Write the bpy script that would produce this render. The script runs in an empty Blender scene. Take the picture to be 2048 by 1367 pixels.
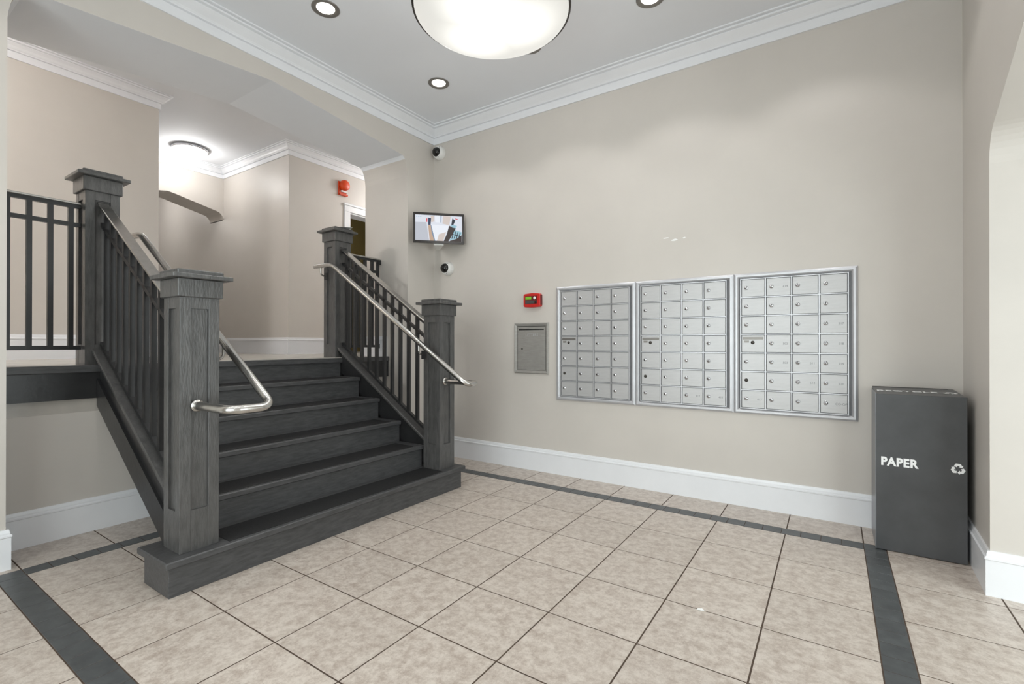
import bpy, bmesh, math, random
from mathutils import Vector, Matrix
random.seed(4)
S = bpy.context.scene
COL = S.collection

# ------------------------------------------------------------------ camera, world, exposure
cam = bpy.data.cameras.new('camera'); cam.sensor_width = 36.0
cam.lens = 962.82 * 36.0 / 2048.0; cam.clip_start = .02
cam_o = bpy.data.objects.new('camera', cam); COL.objects.link(cam_o)
cam_o.location = (3.65, -3.92, 1.2)
cam_o.rotation_euler = (math.radians(90.167), math.radians(-.028), math.radians(33.722))
S.camera = cam_o
S.view_settings.view_transform = 'Standard'; S.view_settings.look = 'None'
S.view_settings.gamma = 1; S.view_settings.use_curve_mapping = False
S.view_settings.exposure = 0.1
W = bpy.data.worlds.new('World'); S.world = W; W.use_nodes = True
W.node_tree.nodes['Background'].inputs[0].default_value = (.95, .975, 1.0, 1)
W.node_tree.nodes['Background'].inputs[1].default_value = 5.6
SPOT_W, POINT_W, BOWL_W, BOWL_E = 11.0, 46.0, 9.0, .9

# ------------------------------------------------------------------ helpers
def lin(c):
    return tuple((v/255/12.92 if v/255 <= .04045 else ((v/255+.055)/1.055)**2.4) for v in c) + (1,)

def mat(name, rgb, rough=.5, metal=0.0, var=.0, scale=4.0, bump=0.0, bscale=60.0, stretch=None, rand=0.0, spec=.5, rgb2=None, coord='Object', fine=.62):
    m = bpy.data.materials.new(name); m.use_nodes = True
    nt = m.node_tree; b = nt.nodes['Principled BSDF']
    b.inputs['Base Color'].default_value = lin(rgb); b.inputs['Roughness'].default_value = rough
    b.inputs['Metallic'].default_value = metal; b.inputs['Specular IOR Level'].default_value = spec
    tc = nt.nodes.new('ShaderNodeTexCoord'); vec = tc.outputs[coord]
    if stretch:
        mp = nt.nodes.new('ShaderNodeMapping'); mp.inputs['Scale'].default_value = stretch
        nt.links.new(vec, mp.inputs[0]); vec = mp.outputs[0]
    if var or rgb2 or rand:
        n = nt.nodes.new('ShaderNodeTexNoise'); n.inputs['Scale'].default_value = scale; n.inputs['Detail'].default_value = 6 if fine < .7 else 10
        n.inputs['Roughness'].default_value = fine
        nt.links.new(vec, n.inputs['Vector'])
        r = nt.nodes.new('ShaderNodeValToRGB')
        r.color_ramp.elements[0].position = .32 if fine < .7 else .39; r.color_ramp.elements[1].position = .68 if fine < .7 else .58
        a = rgb2 if rgb2 else tuple(v*(1-var) for v in rgb)
        r.color_ramp.elements[0].color = lin(a); r.color_ramp.elements[1].color = lin(tuple(min(255, v*(1+var*.4)) for v in rgb))
        nt.links.new(n.outputs['Fac'], r.inputs[0]); out = r.outputs[0]
        if rand:
            oi = nt.nodes.new('ShaderNodeObjectInfo')
            add = nt.nodes.new('ShaderNodeVectorMath'); add.operation = 'MULTIPLY_ADD'
            nt.links.new(oi.outputs['Random'], add.inputs[0]); add.inputs[1].default_value = (37, 53, 71)
            nt.links.new(vec, add.inputs[2]); nt.links.new(add.outputs[0], n.inputs['Vector'])
            mr = nt.nodes.new('ShaderNodeMapRange'); mr.inputs[3].default_value = 1-rand; mr.inputs[4].default_value = 1+rand
            nt.links.new(oi.outputs['Random'], mr.inputs[0])
            hs = nt.nodes.new('ShaderNodeHueSaturation'); nt.links.new(out, hs.inputs['Color']); nt.links.new(mr.outputs[0], hs.inputs['Value'])
            out = hs.outputs[0]
        nt.links.new(out, b.inputs['Base Color'])
    if bump:
        n2 = nt.nodes.new('ShaderNodeTexNoise'); n2.inputs['Scale'].default_value = bscale; n2.inputs['Detail'].default_value = 3
        nt.links.new(vec, n2.inputs['Vector'])
        bp = nt.nodes.new('ShaderNodeBump'); bp.inputs['Strength'].default_value = bump; bp.inputs['Distance'].default_value = .004
        nt.links.new(n2.outputs['Fac'], bp.inputs['Height']); nt.links.new(bp.outputs[0], b.inputs['Normal'])
    return m

def emit(name, rgb, strength):
    m = bpy.data.materials.new(name); m.use_nodes = True; nt = m.node_tree
    b = nt.nodes['Principled BSDF']; b.inputs['Base Color'].default_value = lin(rgb)
    b.inputs['Emission Color'].default_value = lin(rgb); b.inputs['Emission Strength'].default_value = strength
    return m

class MB:
    """collects simple solids into one mesh"""
    def __init__(s): s.v = []; s.f = []; s.m = []; s.sm = []
    def add(s, vs, fs, mi=0, smooth=False):
        o = len(s.v); s.v += [tuple(v) for v in vs]
        s.f += [tuple(i+o for i in f) for f in fs]; s.m += [mi]*len(fs); s.sm += [smooth]*len(fs); return s
    def box(s, x0, x1, y0, y1, z0, z1, mi=0):
        v = [(x, y, z) for x in (x0, x1) for y in (y0, y1) for z in (z0, z1)]
        return s.add(v, [(0,1,3,2),(4,6,7,5),(0,4,5,1),(2,3,7,6),(0,2,6,4),(1,5,7,3)], mi)
    def prism(s, pts, axis, a0, a1, mi=0):
        """2D polygon pts extruded along axis from a0 to a1"""
        n = len(pts)
        def P(q, a):
            return {'x': (a, q[0], q[1]), 'y': (q[0], a, q[1]), 'z': (q[0], q[1], a)}[axis]
        v = [P(q, a0) for q in pts] + [P(q, a1) for q in pts]
        f = [tuple(range(n)), tuple(range(2*n-1, n-1, -1))] + [(i, i+n, (i+1) % n+n, (i+1) % n) for i in range(n)]
        return s.add(v, f, mi)
    def lathe(s, prof, seg=32, M=None, smooth=True, mi=0):
        """profile (r,z) about z, transformed by M"""
        v = []; f = []
        for r, z in prof:
            for k in range(seg):
                a = 2*math.pi*k/seg; v.append(Vector((r*math.cos(a), r*math.sin(a), z)))
        for i in range(len(prof)-1):
            for k in range(seg):
                f.append((i*seg+k, i*seg+(k+1) % seg, (i+1)*seg+(k+1) % seg, (i+1)*seg+k))
        if M is not None: v = [M @ q for q in v]
        return s.add(v, f, mi, smooth)
    def tube(s, pts, r, seg=14, mi=0):
        pts = [Vector(p) for p in pts]; v = []; f = []
        up = None
        for i, p in enumerate(pts):
            t = ((pts[min(i+1, len(pts)-1)]-p).normalized() + (p-pts[max(i-1, 0)]).normalized()).normalized()
            if up is None:
                up = Vector((0, 0, 1)) if abs(t.z) < .9 else Vector((0, 1, 0))
            u = (up - t*up.dot(t)).normalized(); w = t.cross(u); up = u
            for k in range(seg):
                a = 2*math.pi*k/seg; v.append(p + u*r*math.cos(a) + w*r*math.sin(a))
        for i in range(len(pts)-1):
            for k in range(seg):
                f.append((i*seg+k, i*seg+(k+1) % seg, (i+1)*seg+(k+1) % seg, (i+1)*seg+k))
        s.add(v, f, mi, True)
        n = len(pts)
        s.add(v[:seg], [tuple(range(seg))], mi); s.add(v[-seg:], [tuple(range(seg))], mi)
        return s
    def mesh(s, name, *mats, bevel=0.0):
        me = bpy.data.meshes.new(name); me.from_pydata(s.v, [], s.f)
        for m in mats: me.materials.append(m)
        for p, mi, sm in zip(me.polygons, s.m, s.sm): p.material_index = mi; p.use_smooth = sm
        bm = bmesh.new(); bm.from_mesh(me); bmesh.ops.recalc_face_normals(bm, faces=bm.faces)
        if bevel:
            bmesh.ops.bevel(bm, geom=bm.edges[:], offset=bevel, segments=1, affect='EDGES', profile=.7)
        bm.to_mesh(me); bm.free(); return me
    def build(s, name, m, parent=None, bevel=0.0, **k):
        ms = m if isinstance(m, (list, tuple)) else [m]
        return link(name, s.mesh(name, *ms, bevel=bevel), parent, **k)

def link(name, data, parent=None, loc=None, rot=None):
    o = bpy.data.objects.new(name, data); COL.objects.link(o)
    if parent is not None: o.parent = parent
    if loc is not None: o.location = loc
    if rot is not None: o.rotation_euler = rot
    return o

def tag(o, label=None, cat=None, group=None, kind=None):
    if label: o['label'] = label
    if cat: o['category'] = cat
    if group: o['group'] = group
    if kind: o['kind'] = kind
    return o

def thing(name, label, cat, loc=(0, 0, 0), rot=None, group=None):
    o = link(name, None, None, loc, rot); o.empty_display_size = .1
    return tag(o, label, cat, group)

def struct(o, label=None):
    o['kind'] = 'structure'; tag(o, label); return o

def fillet(pts, rad, n=6):
    pts = [Vector(p) for p in pts]; out = [pts[0]]
    for i in range(1, len(pts)-1):
        p = pts[i]; a = (pts[i-1]-p); b = (pts[i+1]-p); d = min(rad, a.length*.48, b.length*.48)
        A = p+a.normalized()*d; B = p+b.normalized()*d
        for k in range(n+1):
            t = k/n; out.append(A*(1-t)**2 + p*2*t*(1-t) + B*t*t)
    out.append(pts[-1]); return out

def text_mesh(txt, size, depth=.0, offset=0.0, shear=0.0, space=1.0):
    c = bpy.data.curves.new('lettering', 'FONT'); c.body = txt; c.size = size; c.extrude = depth; c.offset = offset
    c.space_character = space; c.align_x = 'CENTER'; c.align_y = 'CENTER'
    o = bpy.data.objects.new('tmp', c); COL.objects.link(o)
    dg = bpy.context.evaluated_depsgraph_get()
    me = bpy.data.meshes.new_from_object(o.evaluated_get(dg)); bpy.data.objects.remove(o); return me

def fit(me, w, h):
    xs = [v.co.x for v in me.vertices]; ys = [v.co.y for v in me.vertices]
    cx, cy = (min(xs)+max(xs))/2, (min(ys)+max(ys))/2; sx, sy = w/(max(xs)-min(xs)), h/(max(ys)-min(ys))
    for v in me.vertices: v.co.x = (v.co.x-cx)*sx; v.co.y = (v.co.y-cy)*sy
    return me

# ------------------------------------------------------------------ materials
M_wall = mat('wall_paint', (204, 198, 191), rough=.42, var=.018, scale=1.6, bump=.05, bscale=40)
M_ceil = mat('ceiling_paint', (229, 231, 235), rough=.7, var=.01, scale=1.2)
M_trim = mat('white_gloss_trim', (232, 233, 236), rough=.28, var=.012, scale=5)
M_dark = mat('charcoal_gloss_paint', (82, 81, 80), rough=.3, var=.18, scale=14, bump=.35, bscale=38, stretch=(3, 3, .8))
M_darkflat = mat('charcoal_step_paint', (74, 74, 75), rough=.38, var=.2, scale=22, bump=.15, bscale=50, stretch=(3, .5, 3))
M_grip = mat('black_grit_strip', (24, 24, 25), rough=.62, var=.5, scale=60, bump=.6, bscale=240)
M_iron = mat('black_iron', (38, 38, 39), rough=.36, var=.1, scale=20)
M_steel = mat('brushed_steel', (202, 200, 196), rough=.24, metal=1.0, var=.05, scale=30)
M_alu = mat('anodised_aluminium', (188, 187, 187), rough=.36, metal=.25, var=.03, scale=12, stretch=(1, 1, 6))
M_aluf = mat('aluminium_frame', (193, 193, 196), rough=.32, metal=.4, var=.03, scale=10)
M_zinc = mat('dull_zinc', (160, 157, 152), rough=.4, metal=.3, var=.06, scale=14, stretch=(1, 1, 5))
M_black = mat('black_void', (12, 12, 12), rough=.6)
M_chrome = mat('chrome', (205, 205, 208), rough=.15, metal=1.0)
M_tile = mat('mottled_stone_tile', (204, 194, 184), rough=.36, scale=22, rgb2=(168, 154, 143), rand=.03, fine=.82)
M_slate = mat('slate_border_tile', (84, 87, 88), rough=.42, scale=16, rgb2=(68, 70, 71), rand=.08)
M_grout = mat('brown_grout', (84, 69, 58), rough=.9, var=.2, scale=40)
M_land = mat('landing_tile', (186, 180, 172), rough=.25, var=.06, scale=5)
M_bin = mat('powder_coated_steel', (74, 75, 77), rough=.36, var=.12, scale=3.5, spec=.5)
M_binsheen = mat('bin_side_sheen', (118, 122, 128), rough=.3, metal=.3)  # lighter version of the bin grey, with reflected light in the colour
M_white = mat('white_vinyl', (244, 244, 244), rough=.5)
M_plastic = mat('white_plastic', (226, 225, 222), rough=.35)
M_domeglass = mat('smoked_dome', (22, 21, 20), rough=.06)
M_red = mat('red_plastic', (196, 26, 20), rough=.35)
M_redd = mat('dark_red_plastic', (96, 12, 10), rough=.4)
M_lcd = emit('green_lcd', (96, 150, 30), .55)
M_grey = mat('grey_keypad', (70, 66, 66), rough=.5)
M_orange = mat('orange_red_plastic', (208, 66, 12), rough=.4)
M_tv = mat('black_tv_bezel', (34, 28, 26), rough=.22)
M_lens = emit('downlight_lens', (255, 253, 248), 7.0)
M_ring = mat('dull_metal_ring', (128, 124, 119), rough=.35, metal=.5)
M_bronze = mat('dark_bronze', (72, 68, 64), rough=.35, metal=.6)
M_olive = mat('olive_wall', (150, 134, 84), rough=.6)
M_paper = mat('paper', (238, 238, 236), rough=.7)
M_blackp = mat('black_gloss_paint', (40, 40, 41), rough=.32, var=.15, scale=10, bump=.15, bscale=40)
M_gap = mat('grey_shadow_panel', (104, 105, 108), rough=.5)
M_num = mat('engraved_number', (120, 121, 122), rough=.5)
M_glass = bpy.data.materials.new('clear_glass'); M_glass.use_nodes = True
_n = M_glass.node_tree; _n.nodes.remove(_n.nodes['Principled BSDF'])
_t = _n.nodes.new('ShaderNodeBsdfTransparent'); _t.inputs[0].default_value = (.93, .96, .95, 1); _g = _n.nodes.new('ShaderNodeBsdfGlossy'); _g.inputs['Roughness'].default_value = .02
_m = _n.nodes.new('ShaderNodeMixShader'); _m.inputs[0].default_value = .06
_n.links.new(_t.outputs[0], _m.inputs[1]); _n.links.new(_g.outputs[0], _m.inputs[2]); _n.links.new(_m.outputs[0], _n.nodes['Material Output'].inputs[0])

# lit glass bowl: two bulbs behind the glass make warm-white patches
M_bowl = bpy.data.materials.new('lit_alabaster_glass'); M_bowl.use_nodes = True
nt = M_bowl.node_tree; b = nt.nodes['Principled BSDF']
b.inputs['Base Color'].default_value = lin((120, 120, 117)); b.inputs['Roughness'].default_value = .25
tc = nt.nodes.new('ShaderNodeTexCoord'); prev = None
for c in ((-.17, .06, -.1), (.16, .1, -.1), (.02, -.2, -.1)):
    d = nt.nodes.new('ShaderNodeVectorMath'); d.operation = 'DISTANCE'; d.inputs[1].default_value = c
    nt.links.new(tc.outputs['Object'], d.inputs[0])
    mr = nt.nodes.new('ShaderNodeMapRange'); mr.interpolation_type = 'SMOOTHSTEP'
    mr.inputs[1].default_value = .02; mr.inputs[2].default_value = .30; mr.inputs[3].default_value = .5; mr.inputs[4].default_value = 0
    nt.links.new(d.outputs['Value'], mr.inputs[0])
    if prev is None: prev = mr.outputs[0]
    else:
        a = nt.nodes.new('ShaderNodeMath'); a.operation = 'MAXIMUM'; nt.links.new(prev, a.inputs[0]); nt.links.new(mr.outputs[0], a.inputs[1]); prev = a.outputs[0]
a = nt.nodes.new('ShaderNodeMath'); a.operation = 'ADD'; nt.links.new(prev, a.inputs[0]); a.inputs[1].default_value = .66
a2 = nt.nodes.new('ShaderNodeMath'); a2.operation = 'MULTIPLY'; nt.links.new(a.outputs[0], a2.inputs[0]); a2.inputs[1].default_value = BOWL_E
nt.links.new(a2.outputs[0], b.inputs['Emission Strength']); b.inputs['Emission Color'].default_value = lin((255, 253, 246))

# ------------------------------------------------------------------ dimensions
ZC, CB = 3.54, 3.37             # lobby ceiling, crown underside
LZ = 1.065                      # landing height
RISE, RUN, NX = .1775, .271, 1.085   # stair: first nosing at x = NX
YF = -5.3                       # front wall behind the camera
Y0, Y1 = -3.285, -.39           # arch opening in the left wall
TH = .66                        # its thickness
UC, UCB = 3.73, 3.585           # upper ceiling, crown underside
XA = -2.075                     # upper hall wall plane
YA, YC = -1.839, -.429          # alcove sides
XB = -3.726                     # alcove header plane
XR = 4.300; RSK = math.radians(2.2)  # right wall, a little out of square

def arch_pts(y0, y1, zs, zp, zsh, chf, n=7, base=0.0):
    """opening outline from (y1,base) up, over a flattened pointed top, down to (y0,base): zs = springing, zsh = shoulder, zp = peak"""
    def half(sgn, ye):
        pts = [(ye, base), (ye, zs)]
        P0 = Vector((ye, zs)); P2 = Vector((ye-sgn*chf, zsh)); P1 = Vector((ye-sgn*.012, zsh-.035))
        for k in range(1, n+1):
            t = k/n; q = P0*(1-t)**2+P1*2*t*(1-t)+P2*t*t; pts.append((q.x, q.y))
        return pts
    a = half(1, y1); b = half(-1, y0)
    # gently curved crown of the arch near the peak
    ym = (y0+y1)/2; w = (y1-y0)/2-chf; mid = []
    for k in range(-3, 4):
        t = k/3*.16; zz = zp - (zp-zsh)*abs(t*w)/w - .004*(1-abs(k)/3)
        mid.append((ym - t*w, zz))
    return a + mid + b[::-1]

# ------------------------------------------------------------------ floor with tiles
fl = MB().box(-.9, 7.2, YF-.2, .2, -.12, -.0015).build('floor', M_grout); struct(fl)
TX = [.168+.40355*k for k in range(10)]      # 9 columns
TY = [-.437-.4*k for k in range(8)]          # 7 rows
BW = .105
_tm = {}
def tile(x0, x1, y0, y1, m, g=.0034):
    w, d = round(x1-x0, 4), round(y1-y0, 4); key = (w, d, m.name)
    if key not in _tm:
        e = .0008; w2, d2 = w/2-g, d/2-g
        mb = MB()
        v = [(-w2, -d2, -.01), (w2, -d2, -.01), (w2, d2, -.01), (-w2, d2, -.01), (-w2, -d2, -e), (w2, -d2, -e), (w2, d2, -e), (-w2, d2, -e),
             (-w2+e, -d2+e, 0), (w2-e, -d2+e, 0), (w2-e, d2-e, 0), (-w2+e, d2-e, 0)]
        mb.add(v, [(0,1,5,4),(1,2,6,5),(2,3,7,6),(3,0,4,7),(4,5,9,8),(5,6,10,9),(6,7,11,10),(7,4,8,11),(8,9,10,11)])
        _tm[key] = mb.mesh('tile', m)
    return link('tile', _tm[key], fl, ((x0+x1)/2, (y0+y1)/2, 0))
xl, xr = TX[0]-BW, TX[-1]+BW; yb, yf = TY[0]+BW, TY[-1]-BW
rowsF = [yf-.4*k for k in range(0, 4)]       # rows behind the front band
for i in range(9):
    for j in range(7): tile(TX[i], TX[i+1], TY[j+1], TY[j], M_tile)
    tile(TX[i], TX[i+1], yb, -.012, M_tile)
    for j in range(3): tile(TX[i], TX[i+1], rowsF[j+1], rowsF[j], M_tile)
xo = [xr, xr+.4036, xr+.8072, xr+1.2108]
for j in range(7):
    for k in range(3): tile(xo[k], xo[k+1], TY[j+1], TY[j], M_tile)
    tile(-.295, xl, TY[j+1], TY[j], M_tile)
tile(xo[0], xo[1], yb, -.012, M_tile); tile(TX[-1], xr, yb, -.012, M_tile); tile(xl, TX[0], yb, -.012, M_tile)
for j in range(3): tile(TX[-1], xr, rowsF[j+1], rowsF[j], M_tile); tile(xl, TX[0], rowsF[j+1], rowsF[j], M_tile)
tile(xo[0], xo[1], TY[0], yb, M_tile); tile(-.295, xl, TY[0], yb, M_tile)
tile(-.295, xl, yf, TY[7], M_tile)
for j in range(2): tile(xo[0], xo[1], rowsF[j+1], rowsF[j], M_tile)
nb = 36; bx = (TX[-1]-TX[0]+2*BW)/nb
for k in range(nb):
    tile(xl+k*bx, xl+(k+1)*bx, TY[0], yb, M_slate, .0018)
    tile(xl+k*bx, xl+(k+1)*bx, yf, TY[-1], M_slate, .0018)
nb = 27; by = (TY[0]-TY[-1])/nb
for k in range(nb):
    tile(xl, TX[0], TY[-1]+k*by, TY[-1]+(k+1)*by, M_slate, .0018)
    tile(TX[-1], xr, TY[-1]+k*by, TY[-1]+(k+1)*by, M_slate, .0018)

# ------------------------------------------------------------------ walls and ceilings
WBK = struct(MB().box(0, XR+.5, 0, .16, 0, ZC+.2).build('wall_back', M_wall))
ap = arch_pts(Y0, Y1, 2.93, 3.257, 3.118, .07)
out = [(2.6, 0)] + [(2.6, UC+.15), (YF-.2, UC+.15), (YF-.2, 0)]
poly = [(YF-.2, 0)] + ap[::-1] + [(2.6, 0), (2.6, UC+.15), (YF-.2, UC+.15)]
def wall_with_arch(name, ap, lo, hi, zt, axis, a0, a1, m):
    """wall slab with a doorway; faces split so that every piece stays convex enough"""
    mb = MB()
    pts = ap                                     # from (y1,base) ... (y0,base)
    y1e, y0e = pts[0][0], pts[-1][0]
    def P(q, a): return (a, q[0], q[1]) if axis == 'x' else (q[0], a, q[1])
    for a in (a0, a1):
        for (ya, yb_) in ((lo, y0e), (y1e, hi)):
            base = pts[0][1]
            if abs(yb_-ya) > 1e-4:
                mb.add([P((ya, base), a), P((yb_, base), a), P((yb_, zt), a), P((ya, zt), a)], [(0, 1, 2, 3)])
        up = pts[1:-1]
        for i in range(len(up)-1):
            p, q = up[i], up[i+1]
            if abs(p[0]-q[0]) > 1e-6:
                mb.add([P(p, a), P(q, a), P((q[0], zt), a), P((p[0], zt), a)], [(0, 1, 2, 3)])
    for i in range(len(pts)-1):
        p, q = pts[i], pts[i+1]
        mb.add([P(p, a0), P(q, a0), P(q, a1), P(p, a1)], [(0, 1, 2, 3)])
    for ye in (lo, hi):
        mb.add([P((ye, pts[0][1]), a0), P((ye, pts[0][1]), a1), P((ye, zt), a1), P((ye, zt), a0)], [(0, 1, 2, 3)])
    mb.add([P((lo, zt), a0), P((hi, zt), a0), P((hi, zt), a1), P((lo, zt), a1)], [(0, 1, 2, 3)])
    bm = mb
    o = bm.build(name, m); 
    b2 = bmesh.new(); b2.from_mesh(o.data); bmesh.ops.remove_doubles(b2, verts=b2.verts, dist=1e-5); bmesh.ops.recalc_face_normals(b2, faces=b2.faces); b2.to_mesh(o.data); b2.free()
    return o
WL = struct(wall_with_arch('wall_left', ap, YF-.2, 2.6, UC+.15, 'x', 0, -TH, M_wall))
# right wall, slightly out of square, with an arched passage to the entrance vestibule
rp = link('wall_right_pivot', None, None, (XR, 0, 0), (0, 0, -RSK)); 
RY1, RY0 = -.735, -3.05
wr = wall_with_arch('wall_right', arch_pts(RY0, RY1, 2.06, 2.62, 2.22, .1), YF-.3, .02, ZC+.2, 'x', 0, .62, M_wall)
wr.location = (XR, 0, 0); wr.rotation_euler = (0, 0, -RSK); struct(wr)
bpy.data.objects.remove(rp)
WL.data.materials.append(M_ceil)
for _p in WL.data.polygons:
    if _p.normal.z < -.5 and _p.center.z > 2: _p.material_index = 1
EX0, EX1, EZ = 1.0, 3.9, 2.75      # glazed street entrance behind the camera
struct(MB().box(-.05, EX0, YF-.2, YF, 0, ZC+.2).box(EX1, XR+.6, YF-.2, YF, 0, ZC+.2).box(EX0, EX1, YF-.2, YF, EZ, ZC+.2).build('wall_front', M_wall))
struct(MB().box(-.02, XR+.62, YF-.2, .16, ZC, ZC+.2).build('ceiling', M_ceil))
# vestibule with glazed street sides
VX, VY = 6.5, -3.3
struct(MB().box(4.75, VX+.15, -.52, -.40, 0, 3.0).build('wall_vestibule_back', M_wall))
struct(MB().box(4.75, VX+.15, VY-.15, -.40, 2.9, 3.0).build('ceiling_vestibule', M_ceil))
struct(MB().box(VX, VX+.15, VY-.15, VY+.1, 0, 2.9).box(VX, VX+.15, -.8, -.52, 0, 2.9).box(VX, VX+.15, VY+.1, -.8, 2.65, 2.9).build('wall_vestibule_street', M_wall))
struct(MB().box(4.3, 5.0, VY-.15, VY, 0, 3.0).box(5.0, VX, VY-.15, VY, 2.65, 2.9).build('wall_vestibule_front', M_wall))
def glazed(name, loc, rot, w, h):
    d = link(name, None, None, loc, (0, 0, rot)); struct(d); n = 2
    for k in range(n+1):
        x = -w/2+(w-.07)*k/n; MB().box(x, x+.07, -.03, .03, 0, h).build('door_stile', M_dark, d)
    for z0, z1 in ((.005, .18), (2.1, 2.17), (h-.07, h)): MB().box(-w/2, w/2, -.025, .025, z0, z1).build('door_rail', M_dark, d)
    for k in range(n):
        x = -w/2+(w-.07)*k/n+.07; x2 = x+(w-.07)/n-.07
        for z0, z1 in ((.18, 2.1), (2.17, h-.07)): MB().box(x, x2, -.004, .004, z0, z1).build('pane', M_glass, d)
    pl = bpy.data.lights.new('daylight_portal', 'AREA'); pl.shape = 'RECTANGLE'; pl.size = w; pl.size_y = h; pl.cycles.is_portal = True
    link('daylight_portal', pl, None, (loc[0]+.08*math.sin(rot), loc[1]-.08*math.cos(rot), h/2), (math.radians(90), 0, rot))
glazed('door_1', (VX+.07, (VY+.1-.8)/2, 0), math.radians(90), .0+(-.8-VY-.1), 2.645)
glazed('door_4', ((5.0+VX)/2, VY-.07, 0), 0, VX-5.0-.004, 2.645)
d3 = link('door_3', None, None, ((EX0+EX1)/2, YF-.1, 0)); struct(d3); hw = (EX1-EX0)/2
for xx in (-hw, -hw/3-.04, hw/3-.04, hw-.08): MB().box(xx, xx+.08, -.03, .03, 0, EZ-.002).build('door_stile', M_dark, d3)
for z0, z1 in ((.005, .16), (2.12, 2.2), (EZ-.08, EZ-.002)): MB().box(-hw, hw, -.025, .025, z0, z1).build('door_rail', M_dark, d3)
for k in range(3):
    xc = (k-1)*hw*2/3; MB().box(xc-hw/3+.05, xc+hw/3-.05, -.004, .004, .16, 2.12).build('pane', M_glass, d3); MB().box(xc-hw/3+.05, xc+hw/3-.05, -.004, .004, 2.2, EZ-.08).build('pane', M_glass, d3)
pl = bpy.data.lights.new('daylight_portal', 'AREA'); pl.shape = 'RECTANGLE'; pl.size = 2*hw; pl.size_y = EZ; pl.cycles.is_portal = True
link('daylight_portal', pl, None, ((EX0+EX1)/2, YF-.19, EZ/2), (math.radians(90), 0, 0))

# upper hall and alcove
struct(MB().box(-7.0, -.02, -6.0, 3.4, UC, UC+.15).build('ceiling_upper', M_ceil))
fu = MB().box(-TH, -.31, Y0, Y1, LZ-.3, LZ-.004).box(-7.0, -TH, -5.2, 3.4, LZ-.3, LZ-.004).build('floor_landing', M_land); struct(fu)
struct(MB().box(XA-.2, XA, -5.2, YA, LZ-.05, UC+.1).box(-6.6, XA-.2, YA-.2, YA, LZ-.05, UC+.1).build('wall_upper_left', M_wall))
struct(MB().box(-6.6, XA, YC, YC+.2, LZ-.05, UC+.1).build('wall_alcove_right', M_wall))
dw = MB().box(XA-.2, XA, YC+.2, .488, LZ-.05, UC+.1).box(XA-.2, XA, 1.31, 3.0, LZ-.05, UC+.1).box(XA-.2, XA, .488, 1.31, 3.06, UC+.1)
struct(dw.build('wall_upper_right', M_wall))
struct(wall_with_arch('wall_alcove_header', arch_pts(YA+.0005, YC-.0005, 3.0, 3.234, 3.095, .07, base=2.99), YA+.0005, YC-.0005, UC+.05, 'x', XB, XB-.4, M_wall))
struct(MB().box(-6.6, -6.4, YA-.2, YC+.2, LZ-.05, UC+.1).build('wall_alcove_end', M_wall))
struct(MB().box(-2.3, -.6, -5.3, -5.2, LZ-.05, UC+.1).build('wall_upper_end', M_wall))
struct(MB().box(XA-.2, -.6, 2.95, 3.05, LZ-.05, UC+.1).build('wall_upper_far', M_wall))
# room beyond the open door
rm = MB().box(-3.65, -3.55, YC+.2, 2.7, LZ-.05, 3.5).box(-3.55, XA-.2, 2.6, 2.7, LZ-.05, 3.5)
struct(rm.build('wall_room_beyond', M_olive))
struct(MB().box(-3.55, XA-.2, YC+.2, 2.6, 3.445, 3.5).build('ceiling_room_beyond', M_ceil))
# wall and fascia below the landing
struct(MB().box(-.42, -.31, Y0, Y1, 0, LZ-.3).build('wall_under_landing', M_wall))

# door casing in the upper hall
dt = link('trim_1', None); struct(dt)
for n, a in (('casing', (.395, .488, LZ, 3.06)), ('casing', (1.31, 1.403, LZ, 3.06)), ('head_casing', (.395, 1.403, 3.06, 3.165))):
    MB().box(XA, XA+.022, *a).build(n, M_trim, dt, bevel=.003)
MB().box(XA, XA+.034, .385, 1.413, 3.145, 3.175).build('head_moulding', M_trim, dt, bevel=.004)
MB().box(XA-.2, XA, .488, .506, LZ, 3.06).box(XA-.2, XA, 1.292, 1.31, LZ, 3.06).box(XA-.2, XA, .506, 1.292, 3.042, 3.06).build('jamb_lining', M_trim, dt)
d2 = link('door_2', None, None, (XA-.2, .50, LZ), (0, 0, math.radians(-90))); struct(d2)
MB().box(0, .04, -.79, 0, .005, 1.97).build('door_leaf', M_trim, d2)

# ------------------------------------------------------------------ baseboards and crown mouldings
def run(name, prof, a, b, out, m, m0=0, m1=0, parent=None):
    """profile (out, z) swept from a to b (2D points); out = unit outward normal; m0/m1 = mitre sign at each end"""
    a, b, out = Vector(a), Vector(b), Vector(out); d = (b-a).normalized(); mb = MB(); n = len(prof); v = []
    for e, mm, s in ((a, m0, 1), (b, m1, -1)):
        for p, z in prof:
            q = e + out*p + d*s*mm*p; v.append((q.x, q.y, z))
    f = [tuple(range(n)), tuple(range(2*n-1, n-1, -1))] + [(i, (i+1) % n, (i+1) % n+n, i+n) for i in range(n)]
    return mb.add(v, f).build(name, m, parent)
def base_prof(z0, h=.212, t=.018):
    return [(0, z0), (t, z0), (t, z0+h*.80), (t+.004, z0+h*.82), (t+.004, z0+h*.86), (t-.003, z0+h*.885), (t-.003, z0+h*.92), (t-.008, z0+h), (0, z0+h)]
def crown_prof(zb, zt, p):
    h = zt-zb
    return [(0, zb), (.013, zb), (.014, zb+h*.37), (.009, zb+h*.38), (.009, zb+h*.405), (.027, zb+h*.42), (.027, zb+h*.47), (.036, zb+h*.53), (p*.48, zb+h*.64), (p*.68, zb+h*.77), (p*.64, zb+h*.79), (p*.64, zb+h*.815), (p*.84, zb+h*.83), (p*.86, zb+h*.90), (p*.80, zb+h*.91), (p*.80, zb+h*.93), (p, zb+h*.945), (p, zt), (0, zt)]
bp0 = base_prof(0)
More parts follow.
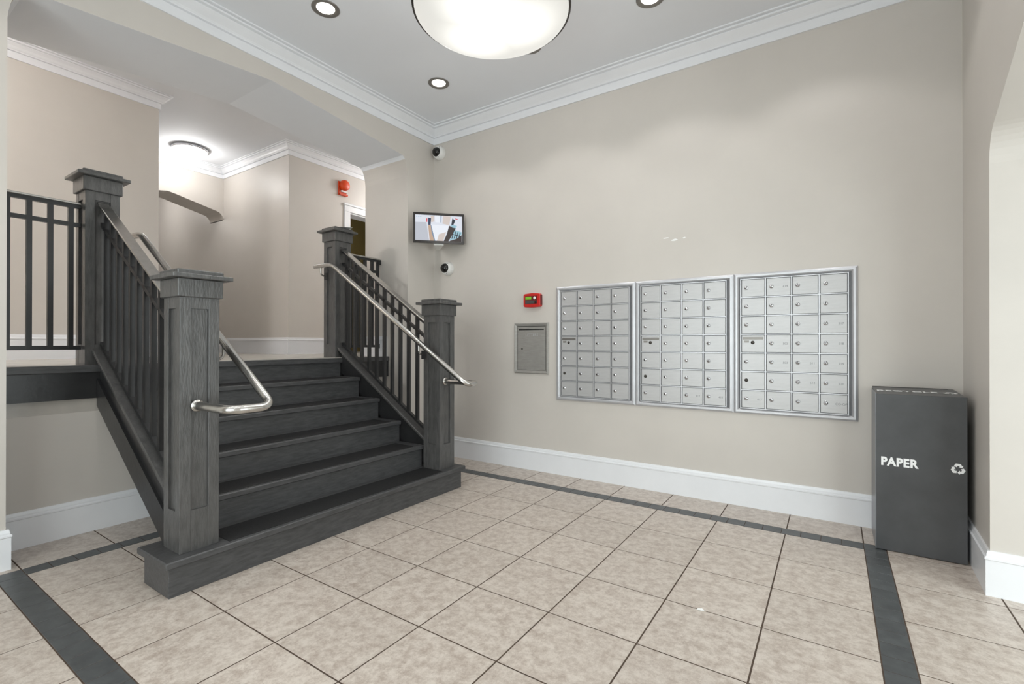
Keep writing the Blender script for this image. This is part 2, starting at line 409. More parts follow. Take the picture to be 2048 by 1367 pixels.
struct(run('baseboard_back', bp0, (0, 0), (XR, 0), (0, -1), M_trim, 1, 1))
struct(run('baseboard_left', bp0, (0, 0), (0, Y1), (1, 0), M_trim, 1, 0))
struct(run('baseboard_pier', bp0, (0, Y0), (0, YF), (1, 0), M_trim, -1, 1))
struct(run('baseboard_pier_return', bp0, (-.31, Y0), (0, Y0), (0, 1), M_trim, 1, -1))
struct(run('baseboard_under_landing', bp0, (-.31, Y1), (-.31, Y0), (1, 0), M_trim, 1, 1))
struct(run('baseboard_jamb', bp0, (0, Y1), (-.31, Y1), (0, -1), M_trim, 0, 1))
rd = Vector((math.sin(-RSK)*1, math.cos(-RSK))) ; c, s_ = math.cos(-RSK), math.sin(-RSK)
def rw(x, y): return (XR + x*c - y*s_, x*s_ + y*c)
struct(run('baseboard_right', bp0, rw(0, 0), rw(0, RY1), (-c, -s_), M_trim, 1, -1))
struct(run('baseboard_right_jamb', bp0, rw(0, RY1), rw(.62, RY1), (s_, -c), M_trim, -1, 0))
struct(run('baseboard_right_near', bp0, rw(0, RY0), rw(0, YF), (-c, -s_), M_trim, 0, 1))
bpu = base_prof(LZ-.004, .214)
struct(run('baseboard_upper_left', bpu, (XA, -5.2), (XA, YA), (1, 0), M_trim, 0, -1))
struct(run('baseboard_alcove_left', bpu, (XA, YA), (-6.4, YA), (0, 1), M_trim, -1, 0))
struct(run('baseboard_alcove_right', bpu, (XA, YC), (-6.4, YC), (0, -1), M_trim, -1, 0))
struct(run('baseboard_upper_right', bpu, (XA, YC), (XA, .395), (1, 0), M_trim, -1, 0))
struct(run('baseboard_arch_jamb', bpu, (-.31, Y1), (-TH, Y1), (0, -1), M_trim, 0, 0))
cpm = crown_prof(CB, ZC, .122)
struct(run('trim_crown_left', cpm, (0, 0), (0, YF), (1, 0), M_trim, 1, 1))
struct(run('trim_crown_back', cpm, (0, 0), (XR, 0), (0, -1), M_trim, 1, 1))
struct(run('trim_crown_right', cpm, rw(0, 0), rw(0, YF), (-c, -s_), M_trim, 1, 1))
cpu = crown_prof(UCB, UC, .095)
struct(run('trim_crown_upper_left', cpu, (XA, -5.2), (XA, YA), (1, 0), M_trim, 0, -1))
struct(run('trim_crown_alcove_left', cpu, (XA, YA), (XB, YA), (0, 1), M_trim, -1, 1))
struct(run('trim_crown_alcove_header', cpu, (XB, YA), (XB, YC), (1, 0), M_trim, 1, 1))
struct(run('trim_crown_alcove_right', cpu, (XB, YC), (XA, YC), (0, -1), M_trim, 1, -1))
struct(run('trim_crown_upper_right', cpu, (XA, YC), (XA, 2.95), (1, 0), M_trim, -1, 0))

# ------------------------------------------------------------------ staircase
def nz(x): return .888 - .655*(x)          # nosing line height at x
SY0, SY1 = -2.955, -.775                   # bottom step
ty0, ty1 = -2.80, -.985                    # treads between the stringers
st = thing('staircase', 'wide charcoal painted flight of six steps with black grit strips', 'staircase', (.4, -1.87, 0))
def sp(mb, name, m, parent=None, bevel=0):
    """build in world coordinates under the staircase"""
    o = mb.build(name, m, parent or st, bevel=bevel)
    if parent is None: o.location = (-.4, 1.87, 0)
    return o
for k in range(6):
    zt = RISE*(k+1); xn = NX-RUN*k
    y0, y1 = (SY0, SY1) if k == 0 else (ty0, ty1)
    xb_ = xn-RUN-.03
    if k == 0:
        r = MB().box(.78, xn-.025, y0+.02, y1-.03, .0, zt-.03)
    else:
        r = MB().box(xn-.05, xn-.025, y0, y1, zt-RISE-.005, zt-.03)
    sp(r, 'riser', M_darkflat, bevel=.002)
    if k < 5:
        t = MB().box(.745 if k == 0 else xb_, xn, y0, y1, zt-.034, zt)
        to = sp(t, 'tread', M_darkflat, bevel=.005)
        g = MB().box(xn-.245, xn-.03, -2.66, -1.03 - (.05 if k else 0), zt-.001, zt+.0025)
        sp(g, 'grip_strip', M_grip, to)
    else:
        t = MB().box(-.3095, xn, Y0+.002, Y1-.002, zt-.05, zt-.004)
        sp(t, 'landing_nosing', M_darkflat, bevel=.004)
        sp(MB().box(-.309, xn-.004, ty0, ty1, zt-.005, zt+.001), 'nosing_strip', M_land)
        sp(MB().box(-.309, -.285, Y0+.002, ty0, zt-.215, zt-.05), 'fascia', M_blackp); sp(MB().box(-.309, -.285, ty1, Y1-.002, zt-.215, zt-.05), 'fascia', M_blackp)
def slope_prism(x0, x1, d0, d1, y0, y1):
    return MB().prism([(x0, nz(x0)+d0), (x1, nz(x1)+d0), (x1, nz(x1)+d1), (x0, nz(x0)+d1)], 'y', y0, y1)
for yc, so in ((-2.78, -1), (-.925, 1)):
    outer = yc + so*.045; inner = yc-so*.055
    ya, yb2 = sorted((yc+so*.035, yc-so*.055))
    s_o = sp(slope_prism(-.28, .825, -.16, .03, ya, yb2), 'stringer', M_blackp)
    ya, yb2 = sorted((yc+so*.06, yc-so*.065))
    sp(slope_prism(-.334, .828 if so > 0 else .84, .03, .056, ya, yb2), 'stringer_cap', M_dark, bevel=.004)
    ya, yb2 = sorted((yc+so*.05, yc-so*.02))
    # bottom board ends on the floor
    sp(MB().prism([(-.28, nz(-.28)-.27), (.76, nz(.76)-.27), (.76, nz(.76)-.10), (-.28, nz(-.28)-.10)], 'y', ya, yb2), 'lower_board', M_blackp)

# ------------------------------------------------------------------ newel posts
def newel(cx, cy, z0, zs, label, panel_z0):
    t = thing('newel_post', label, 'newel post', (cx, cy, z0)); h = zs-z0; w = .09
    MB().box(-w+.013, w-.013, -w+.013, w-.013, 0, h).build('shaft', M_dark, t)
    for sx in (-1, 1):
        for sy in (-1, 1):
            xs = sorted((sx*w, sx*(w-.05))); ys = sorted((sy*w, sy*(w-.05)))
            MB().box(*xs, *ys, 0, h).build('corner_stile', M_dark, t, bevel=.0015)
    for z_0, z_1, n in ((0, panel_z0, 'bottom_rail'), (h-.055, h, 'top_rail')):
        MB().box(-w+.001, w-.001, -w+.05, w-.05, z_0, z_1).box(-w+.05, w-.05, -w+.001, w-.001, z_0, z_1).build(n, M_dark, t)
    MB().box(-.103, .103, -.103, .103, h, h+.09).build('collar', M_dark, t, bevel=.003)
    MB().box(-.137, .137, -.137, .137, h+.09, h+.112).build('cap_plate', M_dark, t, bevel=.003)
    MB().box(-.105, .105, -.105, .105, h+.112, h+.135).build('cap_block', M_dark, t, bevel=.004)
    return t
LYC, RYC = -2.785, -.9225
newel(.931, LYC, RISE, 1.427, 'charcoal panelled newel post on bottom step beside the open floor under the landing', .2)
newel(.919, RYC, RISE, 1.427, 'charcoal panelled newel post on bottom step facing the grey letter drop', .2)
newel(-.425, LYC, LZ-.004, 2.185, 'charcoal panelled newel post on landing beside the iron railing end', .13)
newel(-.425, RYC, LZ-.004, 2.19, 'charcoal panelled newel post on landing with white paper lying on its cap', .13)
pp = MB().add([(-.05, -.04, 0), (.11, -.05, .004), (.13, .07, .016), (-.03, .09, .002), (-.05, -.04, .0015), (.11, -.05, .0055), (.13, .07, .0175), (-.03, .09, .0035)],
              [(0,1,2,3),(4,5,6,7),(0,1,5,4),(1,2,6,5),(2,3,7,6),(3,0,4,7)]).build('paper_sheet', M_paper, None, loc=(-.425, RYC+.01, 2.3255))
tag(pp, 'white paper sheet lying on top of a landing newel post', 'paper')

# ------------------------------------------------------------------ railings
_bal = {}
def baluster(parent, x, y, z0, z1, w=.026):
    key = round(z1-z0, 3)
    if key not in _bal: _bal[key] = MB().box(-w/2, w/2, -w/2, w/2, 0, key).mesh('baluster', M_iron)
    return link('baluster', _bal[key], parent, (x, y, z0))
def stair_rail(yc, label, x1, x0=-.334):
    t = thing('stair_railing', label, 'railing', (0, yc, 0))
    slope_prism(x0, x1, .075, .10, -.014, .014).build('bottom_rail', M_iron, t)
    slope_prism(x0, x1, .855, .882, -.013, .013).build('middle_rail', M_iron, t)
    slope_prism(x0, x1, .975, 1.0, -.016, .016).build('top_channel', M_iron, t)
    slope_prism(x0, x1, 1.0, 1.014, -.032, .032).build('grab_bar', M_steel, t, bevel=.003)
    x = -.262
    while x < .82:
        baluster(t, x, 0, nz(x)+.085, nz(x)+.98); x += .1035
    return t
stair_rail(LYC, 'black iron stair railing with flat steel top bar on the open landing side', .84)
stair_rail(RYC, 'black iron stair railing with flat steel top bar next to the wall display', .828)
def land_rail(y0, y1, label, ys):
    t = thing('landing_railing', label, 'railing', (-.42, 0, LZ))
    MB().box(-.012, .012, y0, y1, .093, .119).build('bottom_rail', M_iron, t)
    MB().box(-.012, .012, y0, y1, .885, .911).build('middle_rail', M_iron, t)
    MB().box(-.014, .014, y0, y1, 1.005, 1.026).build('top_channel', M_iron, t)
    MB().box(-.026, .026, y0, y1, 1.026, 1.040).build('grab_bar', M_steel, t, bevel=.003)
    for y in ys: baluster(t, 0, y, .1, 1.01)
    return t
land_rail(Y0+.004, LYC-.091, 'black iron landing railing above the plain beige wall under the landing', [-3.212, -3.118, -3.022, -2.925])
t = land_rail(RYC+.091, Y1-.02, 'short black iron landing railing ending at the arch wall', [-.77, -.68, -.59, -.5, -.425])
for z in (.1, 1.0): MB().box(-.02, .02, -.43, Y1-.002, z-.02, z+.03).build('wall_clip', M_iron, t)

# round grab rails with a returned lower end
def grab(yc, yr, label, xf):
    t = thing('handrail', label, 'handrail', (0, yr, 0))
    z = .891; xe = 1.352; h0 = 1.764; xt = -.27; zt = h0-.655*xt
    xs = (h0-z)/.655
    P = [(xf, yc-yr, z), (xe, yc-yr, z), (xe, 0, z), (xt, 0, zt), (-.53, 0, zt)]
    MB().tube(fillet(P, .07, 8), .0215, 16).build('tube', M_steel, t)
    MB().lathe([(.0, 0), (.03, 0), (.03, .012), (.0, .012)], 20, Matrix.Translation((xf, yc-yr, z)) @ Matrix.Rotation(math.pi/2, 4, 'Y')).build('flange', M_steel, t)
    s = 1 if yc > yr else -1
    for xb in (.86, -.44):
        zb = h0-.655*xb if xb > xt else zt
        d = abs(yc-yr)-.09
        P = [(xb, 0, zb-.015), (xb, 0, zb-.085), (xb, s*(d+.002), zb-.095)]
        MB().tube(fillet(P, .03, 5), .0075, 8).build('bracket', M_steel, t)
        MB().box(xb-.022, xb+.022, min(s*d, s*(d-.006)), max(s*d, s*(d-.006)), zb-.13, zb-.06).build('bracket_plate', M_iron, t)
    return t
grab(LYC-.015, -2.60, 'round steel handrail curling back into the post beside the open landing side', 1.021)
grab(RYC-.03, -1.10, 'round steel handrail curling back into the post facing the grey letter drop', 1.009)

# ------------------------------------------------------------------ mailbox banks
def mailbox_bank(x0, x1, label, numbers):
    z0, z1 = .685, 1.715
    t = thing('mailbox_bank', label, 'mailboxes', (x0, 0, z0)); w, h = x1-x0, z1-z0
    MB().box(.02, w-.02, -.008, .0, .02, h-.02).build('back_panel', M_gap, t)
    fw = .034
    prof = [(0, 0), (0, -.014), (.012, -.022), (.024, -.022), (fw, -.012), (fw, 0)]
    # mitred frame
    corners = [(0, 0), (w, 0), (w, h), (0, h)]
    for i in range(4):
        a, b = corners[i], corners[(i+1) % 4]; ux = ((b[0]-a[0]), (b[1]-a[1])); L = math.hypot(*ux); ux = (ux[0]/L, ux[1]/L); nx = (-ux[1], ux[0])
        v = []
        for e, s in ((a, 1), (b, -1)):
            for p, y in prof: v.append((e[0]+nx[0]*p+ux[0]*s*p, y, e[1]+nx[1]*p+ux[1]*s*p))
        n = len(prof)
        MB().add(v, [tuple(range(n)), tuple(range(2*n-1, n-1, -1))]+[(k, (k+1) % n, (k+1) % n+n, k+n) for k in range(n)]).build('frame_side', M_aluf, t)
    ix0, ix1, iz0, iz1 = fw+.012, w-fw-.018, fw+.006, h-fw-.008
    cw, ch = (ix1-ix0)/4, (iz1-iz0)/7
    # thin dividers
    for i in range(5):
        x = ix0+cw*i; MB().box(x-.0035, x+.0035, -.020, -.008, iz0, iz1).build('divider', M_aluf, t)
    for j in range(8):
        z = iz0+ch*j; MB().box(ix0-.0035, ix1+.0035, -.0205, -.008, z-.0032, z+.0032).build('divider', M_aluf, t)
    dm = MB().box(-cw/2+.0075, cw/2-.0065, -.016, -.008, -ch/2+.006, ch/2-.006).mesh('door', M_alu, bevel=.0012)
    lm = MB().lathe([(0, .0075), (.0105, .0075), (.013, .005), (.0142, 0)], 14, Matrix.Rotation(math.pi/2, 4, 'X')).box(-.0016, .0016, -.0082, -.0074, -.0085, .0085, 1).mesh('lock', M_chrome, M_black)
    lm2 = MB().lathe([(0, .004), (.011, .004), (.013, 0)], 14, Matrix.Rotation(math.pi/2, 4, 'X')).mesh('lock', M_bronze)
    for i in range(4):
        for j in range(7):
            x, z = ix0+cw*(i+.5), iz1-ch*(j+.5)
            d = link('door', dm, t, (x, 0, z))
            if (i, j) == (0, 3):
                d.name = 'master_door'; tag(d, 'carrier access door with dark slot plate')
                MB().prism([(-cw*.42, ch*.25), (-cw*.40, ch*.22), (cw*.40, ch*.22), (cw*.42, ch*.25), (cw*.42, ch*.33), (cw*.40, ch*.36), (-cw*.40, ch*.36), (-cw*.42, ch*.33)], 'y', -.0175, -.016).build('slot_plate', M_ring, d)
                MB().box(-cw*.36, -cw*.16, -.0166, -.016, ch*.06, ch*.17).build('nameplate', M_ring, d)
                link('lock', lm2, d, (-.002, -.016, ch*.06))
                continue
            k = (i*7+j*3) % 11
            link('lock', lm2 if k == 4 and j > 4 else lm, d, (-cw*.27, -.016, ch*.02), (0, random.uniform(-.5, .5), 0))
            if (i, j) in numbers:
                o = link('number', text_mesh(numbers[(i, j)], .021, .0002), d, (cw*.26, -.0164, 0), (math.pi/2, 0, 0)); o.data.materials.append(M_num)
    return t
mailbox_bank(1.535, 2.278, 'bank of 28 aluminium mailboxes closest to the grey letter drop', {})
mailbox_bank(2.280, 3.032, 'middle bank of 28 aluminium mailboxes between the two others', {(3, 6): '418', (2, 6): '412'})
mailbox_bank(3.034, 3.785, 'bank of 28 aluminium mailboxes above and beside the paper recycling bin',
             {(3, 2): '517', (3, 3): '518', (3, 4): '519', (3, 5): '520', (3, 6): 'CO-OP', (0, 6): '417', (1, 0): '414', (1, 3): '502', (1, 4): '503', (2, 4): '511', (2, 5): '512'})

# ------------------------------------------------------------------ letter drop
t = thing('letter_drop', 'grey zinc letter drop with slot and keyhole set in wall', 'letter box', (1.069, 0, .913)); w, h = .379, .482
prof = [(0, 0), (0, -.012), (.008, -.018), (.03, -.012), (.034, 0)]; corners = [(0, 0), (w, 0), (w, h), (0, h)]
for i in range(4):
    a, b = corners[i], corners[(i+1) % 4]; ux = ((b[0]-a[0]), (b[1]-a[1])); L = math.hypot(*ux); ux = (ux[0]/L, ux[1]/L); nx = (-ux[1], ux[0]); v = []
    for e, s in ((a, 1), (b, -1)):
        for p, y in prof: v.append((e[0]+nx[0]*p+ux[0]*s*p, y, e[1]+nx[1]*p+ux[1]*s*p))
    n = len(prof)
    MB().add(v, [tuple(range(n)), tuple(range(2*n-1, n-1, -1))]+[(k, (k+1) % n, (k+1) % n+n, k+n) for k in range(n)]).build('frame_side', M_zinc, t)
MB().box(.034, w-.034, -.004, 0, .03, h-.03).build('back_plate', M_black, t)
d = MB().box(.037, w-.037, -.010, -.004, .034, h-.036).build('door', M_zinc, t, bevel=.001)
MB().box(.05, w-.05, -.0112, -.0098, h-.068, h-.058).build('slot', M_black, d)
o = link('lettering', text_mesh('LETTERS', .034, .0006, space=1.1), d, (w*.52, -.0105, h-.115), (math.pi/2, 0, 0)); o.data.materials.append(M_aluf)
MB().lathe([(0, .003), (.008, .003), (.009, 0)], 16, Matrix.Translation((.088, -.01, .235)) @ Matrix.Rotation(math.pi/2, 4, 'X')).build('keyhole', M_bronze, d)

# ------------------------------------------------------------------ fire annunciator
t = thing('fire_annunciator', 'small red fire alarm panel with green display above letter drop', 'alarm panel', (1.285, 0, 1.606))
MB().prism([(-.092, -.05), (-.08, -.062), (0, -.066), (.08, -.062), (.092, -.05), (.092, .05), (.08, .062), (0, .068), (-.08, .062), (-.092, .05)], 'y', -.045, 0).build('housing', M_red, t, bevel=.004)
MB().box(.086, .0935, -.04, -.006, -.045, .048).build('side_hinge', M_redd, t)
pn = MB().box(-.072, .06, -.047, -.044, -.034, .042).build('key_panel', M_redd, t)
MB().box(-.066, -.002, -.0485, -.047, .008, .034).build('display', M_lcd, pn)
MB().box(-.066, .03, -.0482, -.047, -.03, -.002).build('keypad', M_grey, pn)
MB().lathe([(0, .004), (.012, .003), (.014, 0)], 16, Matrix.Translation((.032, -.047, .021)) @ Matrix.Rotation(math.pi/2, 4, 'X')).build('dial', M_plastic, pn)
MB().lathe([(0, .004), (.010, .003), (.012, 0)], 14, Matrix.Translation((.045, -.047, -.018)) @ Matrix.Rotation(math.pi/2, 4, 'X')).build('button', M_black, pn)

# ------------------------------------------------------------------ wall display across the corner
t = thing('wall_display', 'small black framed screen mounted across the corner showing a camera view', 'screen', (.291, -.239, 2.378), (math.radians(-2), 0, math.radians(45)))
w, h = .257, .155
for a in ((-w, w, h-.02, h), (-w, w, -h, -h+.023), (-w, -w+.02, -h+.023, h-.02), (w-.02, w, -h+.023, h-.02)):
    MB().box(a[0], a[1], -.008, .022, a[2], a[3]).build('bezel', M_tv, t)
MB().box(-w+.01, w-.01, -.001, .026, -h+.01, h-.01).build('back_shell', M_tv, t)
def scr(c):
    m = emit('screen_%d_%d_%d' % c, c, .92); m.node_tree.nodes['Principled BSDF'].inputs['Base Color'].default_value = (.01, .01, .01, 1); return m
sc_cols = [(218, 222, 232), (186, 190, 200), (232, 236, 244), (190, 162, 140), (120, 140, 165), (52, 40, 38), (40, 56, 88), (150, 190, 205), (214, 40, 60), (208, 196, 190), (30, 34, 48)]
W2, H2 = w-.02, h-.0215
def SP(u, v): return (-W2+2*W2*u, H2-.0015-2*H2*v)
sm = MB(); lay = [0]
def spoly(pts, mi):
    lay[0] += 1; y = -.0012-.00004*lay[0]
    sm.add([(SP(u, v)[0], y, SP(u, v)[1]) for u, v in pts], [tuple(range(len(pts)))], mi)
def U(x, y): return ((x-105)/905.0, (y-103)/520.0)
spoly([(0, 0), (1, 0), (1, 1), (0, 1)], 0)
spoly([U(105, 255), U(320, 250), U(345, 450), U(372, 623), U(105, 623)], 1)
spoly([U(400, 290), U(760, 300), U(690, 480), U(640, 623), U(490, 623), U(430, 400)], 2)
spoly([U(560, 480), U(700, 430), U(640, 623), U(520, 623)], 9)
spoly([U(352, 300), U(400, 300), U(420, 430), U(478, 623), U(382, 623)], 3)
spoly([U(400, 300), U(412, 300), U(440, 420), U(490, 623), U(470, 623), U(420, 450)], 4)
spoly([U(480, 103), U(605, 103), U(600, 245), U(490, 245)], 2)
spoly([U(590, 103), U(612, 103), U(605, 250), U(590, 240)], 4)
spoly([U(640, 110), U(790, 110), U(760, 290), U(630, 265)], 9)
spoly([U(400, 120), U(470, 110), U(470, 230), U(410, 250)], 9)
spoly([U(352, 155), U(410, 165), U(400, 300), U(352, 300)], 6)
spoly([U(318, 175), U(338, 172), U(336, 245), U(322, 250)], 8)
spoly([U(760, 300), U(830, 330), U(890, 350), U(800, 520), U(740, 623), U(650, 623), U(710, 480)], 5)
spoly([U(770, 280), U(870, 285), U(915, 300), U(880, 345), U(820, 335)], 7)
spoly([U(870, 380), U(1005, 420), U(1005, 470), U(900, 560), U(760, 600), U(810, 510)], 7)
spoly([U(900, 560), U(1005, 480), U(1005, 623), U(760, 623), U(770, 605)], 5)
for a in range(4):
    x = 835+a*45; spoly([U(x, 400+a*10), U(x+14, 404+a*10), U(x-16, 560-a*4), U(x-32, 560-a*4)], 10)
spoly([U(830, 465), U(1000, 510), U(1000, 525), U(826, 482)], 10)
spoly([U(820, 150), U(880, 190), U(840, 280), U(800, 285)], 10)
spoly([U(870, 140), U(890, 150), U(930, 160), U(930, 175), U(890, 172)], 8)
spoly([U(125, 140), U(140, 140), U(140, 150), U(125, 150)], 7); spoly([U(160, 140), U(175, 140), U(175, 150), U(160, 150)], 7); spoly([U(190, 140), U(225, 140), U(225, 147), U(190, 147)], 7)
sm.build('screen', [scr(cc) for cc in sc_cols], t)
MB().prism([(-.05, .022), (.05, .022), (.02, .24), (-.02, .24)], 'z', -.17, -.145).build('mount_plate', M_plastic, t)
MB().box(-.03, .03, .024, .10, -.05, .05).box(-.015, .015, .10, .255, -.16, .03).build('mount_arm', M_plastic, t)

# ------------------------------------------------------------------ dome cameras
def dome(x, z, label, r=.073):
    t = thing('dome_camera', label, 'camera', (x, 0, z)); Rm = Matrix.Rotation(math.pi/2, 4, 'X')
    MB().lathe([(r, 0), (r, .022), (r*.97, .036), (r*.86, .054), (r*.70, .063), (r*.66, .063), (r*.6, .058)], 32, Rm).build('base', M_plastic, t)
    MB().lathe([(r*.70, .054)] + [(r*.70*math.cos(a), .056+r*.66*math.sin(a)) for a in [i*math.pi/16 for i in range(9)]], 28, Rm).build('dome', M_domeglass, t)
    for a in (50, 170, 290):
        a = math.radians(a); MB().lathe([(0, .003), (.004, .003), (.005, 0)], 8, Matrix.Translation((r*.8*math.cos(a), -.056, r*.8*math.sin(a))) @ Rm).build('screw', M_ring, t)
    return t
dome(.095, 3.262, 'white dome camera high under the crown moulding in the room corner')
dome(.215, 2.0, 'white dome camera below the wall display')

# ------------------------------------------------------------------ alarm horn in the upper hall
t = thing('alarm_horn', 'orange round fire alarm horn on wall above the upper door', 'alarm', (XA, .36, 3.37)); Rm = Matrix.Rotation(math.pi/2, 4, 'Y')
MB().box(0, .02, -.066, .066, -.10, .085).build('backplate', M_orange, t, bevel=.004)
MB().lathe([(0, .075), (.055, .073), (.07, .06), (.074, .03), (.066, .0)], 28, Matrix.Translation((.012, .012, .035)) @ Rm).build('horn', M_orange, t)
MB().box(.02, .04, -.03, .07, -.062, -.04).build('strobe', M_plastic, t)
MB().box(.0, .045, -.06, .07, -.105, -.085).build('lower_lip', M_orange, t)

# ------------------------------------------------------------------ recycling bin
t = thing('recycling_bin', 'tall dark grey metal paper recycling bin standing in the corner', 'bin', (4.054, -.215, 0)); bw, bd, bh = .199, .175, .912
MB().box(-bw+.004, bw, -bd+.012, bd, .012, bh-.012).build('body', M_bin, t, bevel=.002)
f = MB().box(-bw+.002, bw, -bd, -bd+.0115, .004, bh-.004).build('front_door', M_bin, t, bevel=.002)
MB().box(-bw, -bw+.0035, -bd+.001, bd, .004, bh).build('side_sheen', M_binsheen, t)  # pale skin on the left side, painting in the light it reflects
tp = MB().prism([(-bd+.004, bh-.012), (bd, bh-.012), (bd, bh+.012), (bd-.006, bh+.012), (-bd+.01, bh-.004)], 'x', -bw+.004, bw-.004).build('top', M_bin, t)
MB().box(-bw+.004, bw-.03, bd-.008, bd, bh+.010, bh+.014).build('hinge_strip', M_black, t)
o = link('lettering', fit(text_mesh('PAPER', .06, .0004, offset=.0026, space=1.1), .168, .05), f, (-.089, -bd-.0006, .519), (math.pi/2, 0, 0)); o.data.materials.append(M_white)
rot_tilt = math.atan2(.016, 2*bd-.016)
o = link('lettering', text_mesh('RECYCLE', .064, .0004, offset=.0018, space=1.1), tp, (-.045, -.03, bh+.0045), (rot_tilt, 0, 0)); o.data.materials.append(M_white)
def recycle(name, parent, loc, rot, R):
    mb = MB()
    for k in range(3):
        a0 = k*2*math.pi/3
        # one folded arrow along a rounded triangle side
        P = [(-.46, .46), (-.26, .82), (.26, .82), (.46, .52), (.60, .58), (.50, .20), (.06, .28), (.20, .36), (.08, .46), (-.06, .46), (-.16, .26)]
        v = [(R*(x*math.cos(a0)-(y)*math.sin(a0)), R*(x*math.sin(a0)+y*math.cos(a0)), 0) for x, y in P]
        mb.add(v, [tuple(range(len(P)))])
    return mb.build(name, M_white, parent, loc=loc, rot=rot)
recycle('recycling_mark', f, (.160, -bd-.0008, .517), (math.pi/2, 0, 0), .036)
recycle('recycling_mark', tp, (.15, -.03, bh+.0048), (rot_tilt, 0, 0), .04)

# ------------------------------------------------------------------ ceiling lamps
DL = {(.70, -.69): 'round recessed downlight closest to the dome camera corner', (.70, -1.85): 'round recessed downlight between the glass bowl light and the arch wall crown',
      (1.66, -.69): 'round recessed downlight half hidden behind the glass bowl light', (2.62, -.69): 'round recessed downlight above the middle bank of mailboxes'}
def downlight(x, y):
    t = thing('downlight', DL.get((x, y), 'round recessed downlight over the entrance half of the lobby'), 'ceiling light', (x, y, ZC), None, 'recessed downlights in the lobby ceiling')
    MB().lathe([(.094, 0), (.094, -.005), (.088, -.008), (.066, -.005), (.060, .0)], 36).build('trim_ring', M_ring, t)
    MB().lathe([(.0, -.0025), (.058, -.0025), (.061, -.0005)], 28).build('lens', M_lens, t)
    l = bpy.data.lights.new('downlight_beam', 'SPOT'); l.energy = SPOT_W; l.spot_size = math.radians(112); l.spot_blend = .35; l.shadow_soft_size = .055; l.color = (1, .988, .972)
    link('beam', l, t, (0, 0, -.03))
    return t
for x in (.70, 1.66, 2.62, 3.58):
    for y in (-.69, -1.85, -3.01, -4.17): downlight(x, y)

t = thing('bowl_light', 'large frosted glass bowl ceiling light with thin dark rim', 'ceiling light', (1.90, -1.525, 3.25)); r = .482
bw_ = MB().lathe([(.0, -.11)]+[(r*.985*math.sin(a), -.11*math.cos(a)) for a in [i*math.pi/2/14 for i in range(1, 15)]], 64).build('glass_bowl', M_bowl, t)
MB().lathe([(r-.012, -.006), (r+.003, -.008), (r+.006, .012), (r-.006, .018), (r-.014, .006), (r-.012, -.006)], 64).build('rim', M_bronze, t)
MB().lathe([(0, ZC-3.253), (.11, ZC-3.253), (.11, ZC-3.25-.03), (.03, ZC-3.25-.045), (.012, ZC-3.25-.05), (.012, .03), (.03, .02), (0, .02)], 28).build('stem', M_bronze, t)
for k in range(3):
    a = k*2.094+.5; MB().tube([(0, 0, ZC-3.25-.06), (r*math.cos(a), r*math.sin(a), .012)], .006, 8).build('support_rod', M_bronze, t)
l = bpy.data.lights.new('bowl_bulbs', 'POINT'); l.energy = BOWL_W*.3; l.shadow_soft_size = .1; l.color = (1, .988, .972)
link('bulb_glow', l, t, (0, 0, .06))
l = bpy.data.lights.new('bowl_glass_glow', 'POINT'); l.energy = BOWL_W; l.shadow_soft_size = .3; l.color = (1, .988, .972)
link('glass_glow', l, t, (0, 0, -.46))

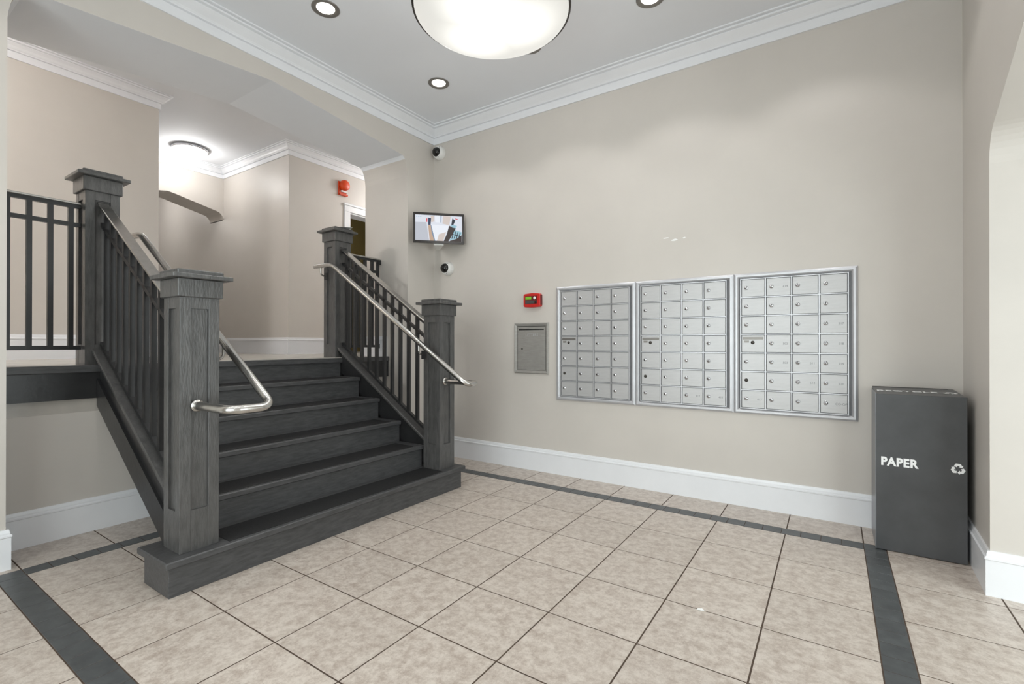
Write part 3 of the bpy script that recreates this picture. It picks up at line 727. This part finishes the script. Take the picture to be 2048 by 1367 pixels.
t = thing('flush_light', 'round white flush ceiling light in the upper alcove', 'ceiling light', (-3.28, -1.05, UC)); r = .205
MB().lathe([(r*.94, 0), (r, -.01), (r+.004, -.035), (r-.014, -.04), (r-.02, -.02)], 48).build('rim', M_chrome, t)
M_flush = emit('lit_opal_glass', (255, 253, 248), 1.6)
MB().lathe([(0, -.105)]+[((r-.012)*math.sin(a), -.035-.07*math.cos(a)) for a in [i*math.pi/2/10 for i in range(1, 11)]], 48).build('glass', M_flush, t)
for k in range(3):
    a = k*2.094+.3; MB().lathe([(0, .01), (.012, .008), (.014, 0)], 10, Matrix.Translation((r*math.cos(a), r*math.sin(a), -.025)) @ Matrix.Rotation(a, 4, 'Z') @ Matrix.Rotation(math.pi/2, 4, 'Y')).build('clip', M_chrome, t)
l = bpy.data.lights.new('flush_bulb', 'POINT'); l.energy = POINT_W*.36; l.shadow_soft_size = .18; l.color = (1, .988, .972)
link('glow', l, t, (0, 0, -.16))
# added fill lamps out of view, brightening upper hall, alcove and room beyond
def fill_light(x, y, z, e):
    t = thing('fill_light', 'added out-of-view fill light shaped like a round white flush fitting', 'ceiling light', (x, y, z), None, 'added fill lights out of view')
    MB().lathe([(.19, 0), (.2, -.035), (.18, -.04)], 32).build('rim', M_chrome, t)
    MB().lathe([(0, -.10)]+[(.185*math.sin(a), -.035-.065*math.cos(a)) for a in [i*math.pi/2/8 for i in range(1, 9)]], 32).build('glass', M_flush, t)
    l = bpy.data.lights.new('fill_bulb', 'POINT'); l.energy = e; l.shadow_soft_size = .18; l.color = (1, .988, .972); link('glow', l, t, (0, 0, -.16))
fill_light(-1.20, -4.75, UC, POINT_W*2.8); fill_light(-1.25, 1.7, UC, POINT_W*1.3); fill_light(-5.3, -1.13, UC, POINT_W*.35); fill_light(-2.95, .75, 3.445, POINT_W*.1)
# small leftovers
for x, z, w, h in ((2.525, 2.05, .045, .009), (2.595, 2.028, .05, .015), (2.67, 2.036, .022, .010)):
    v = [(x+w*(.5*math.cos(a))*(1+.25*math.sin(3*a+x*40)), -.0006, z+h*(.5*math.sin(a))*(1+.3*math.cos(2*a+z*30))) for a in [i*math.pi/6 for i in range(12)]]
    MB().add(v, [tuple(range(12))]).build('filler_smear', M_paper, WBK)
sc = MB().add([(-.016, -.006, 0), (.004, -.009, .002), (.018, .002, .001), (.006, .008, .005), (-.010, .007, .002)], [(0, 1, 2, 3, 4)]).add([(-.016, -.006, .0006), (.004, -.009, .003), (.018, .002, .002), (.006, .008, .0065), (-.010, .007, .003)], [(0, 1, 2, 3, 4)]).build('paper_scrap', M_paper, None, loc=(3.15, -1.643, .0004))
tag(sc, 'tiny white paper scrap lying on a floor grout line', 'paper scrap')
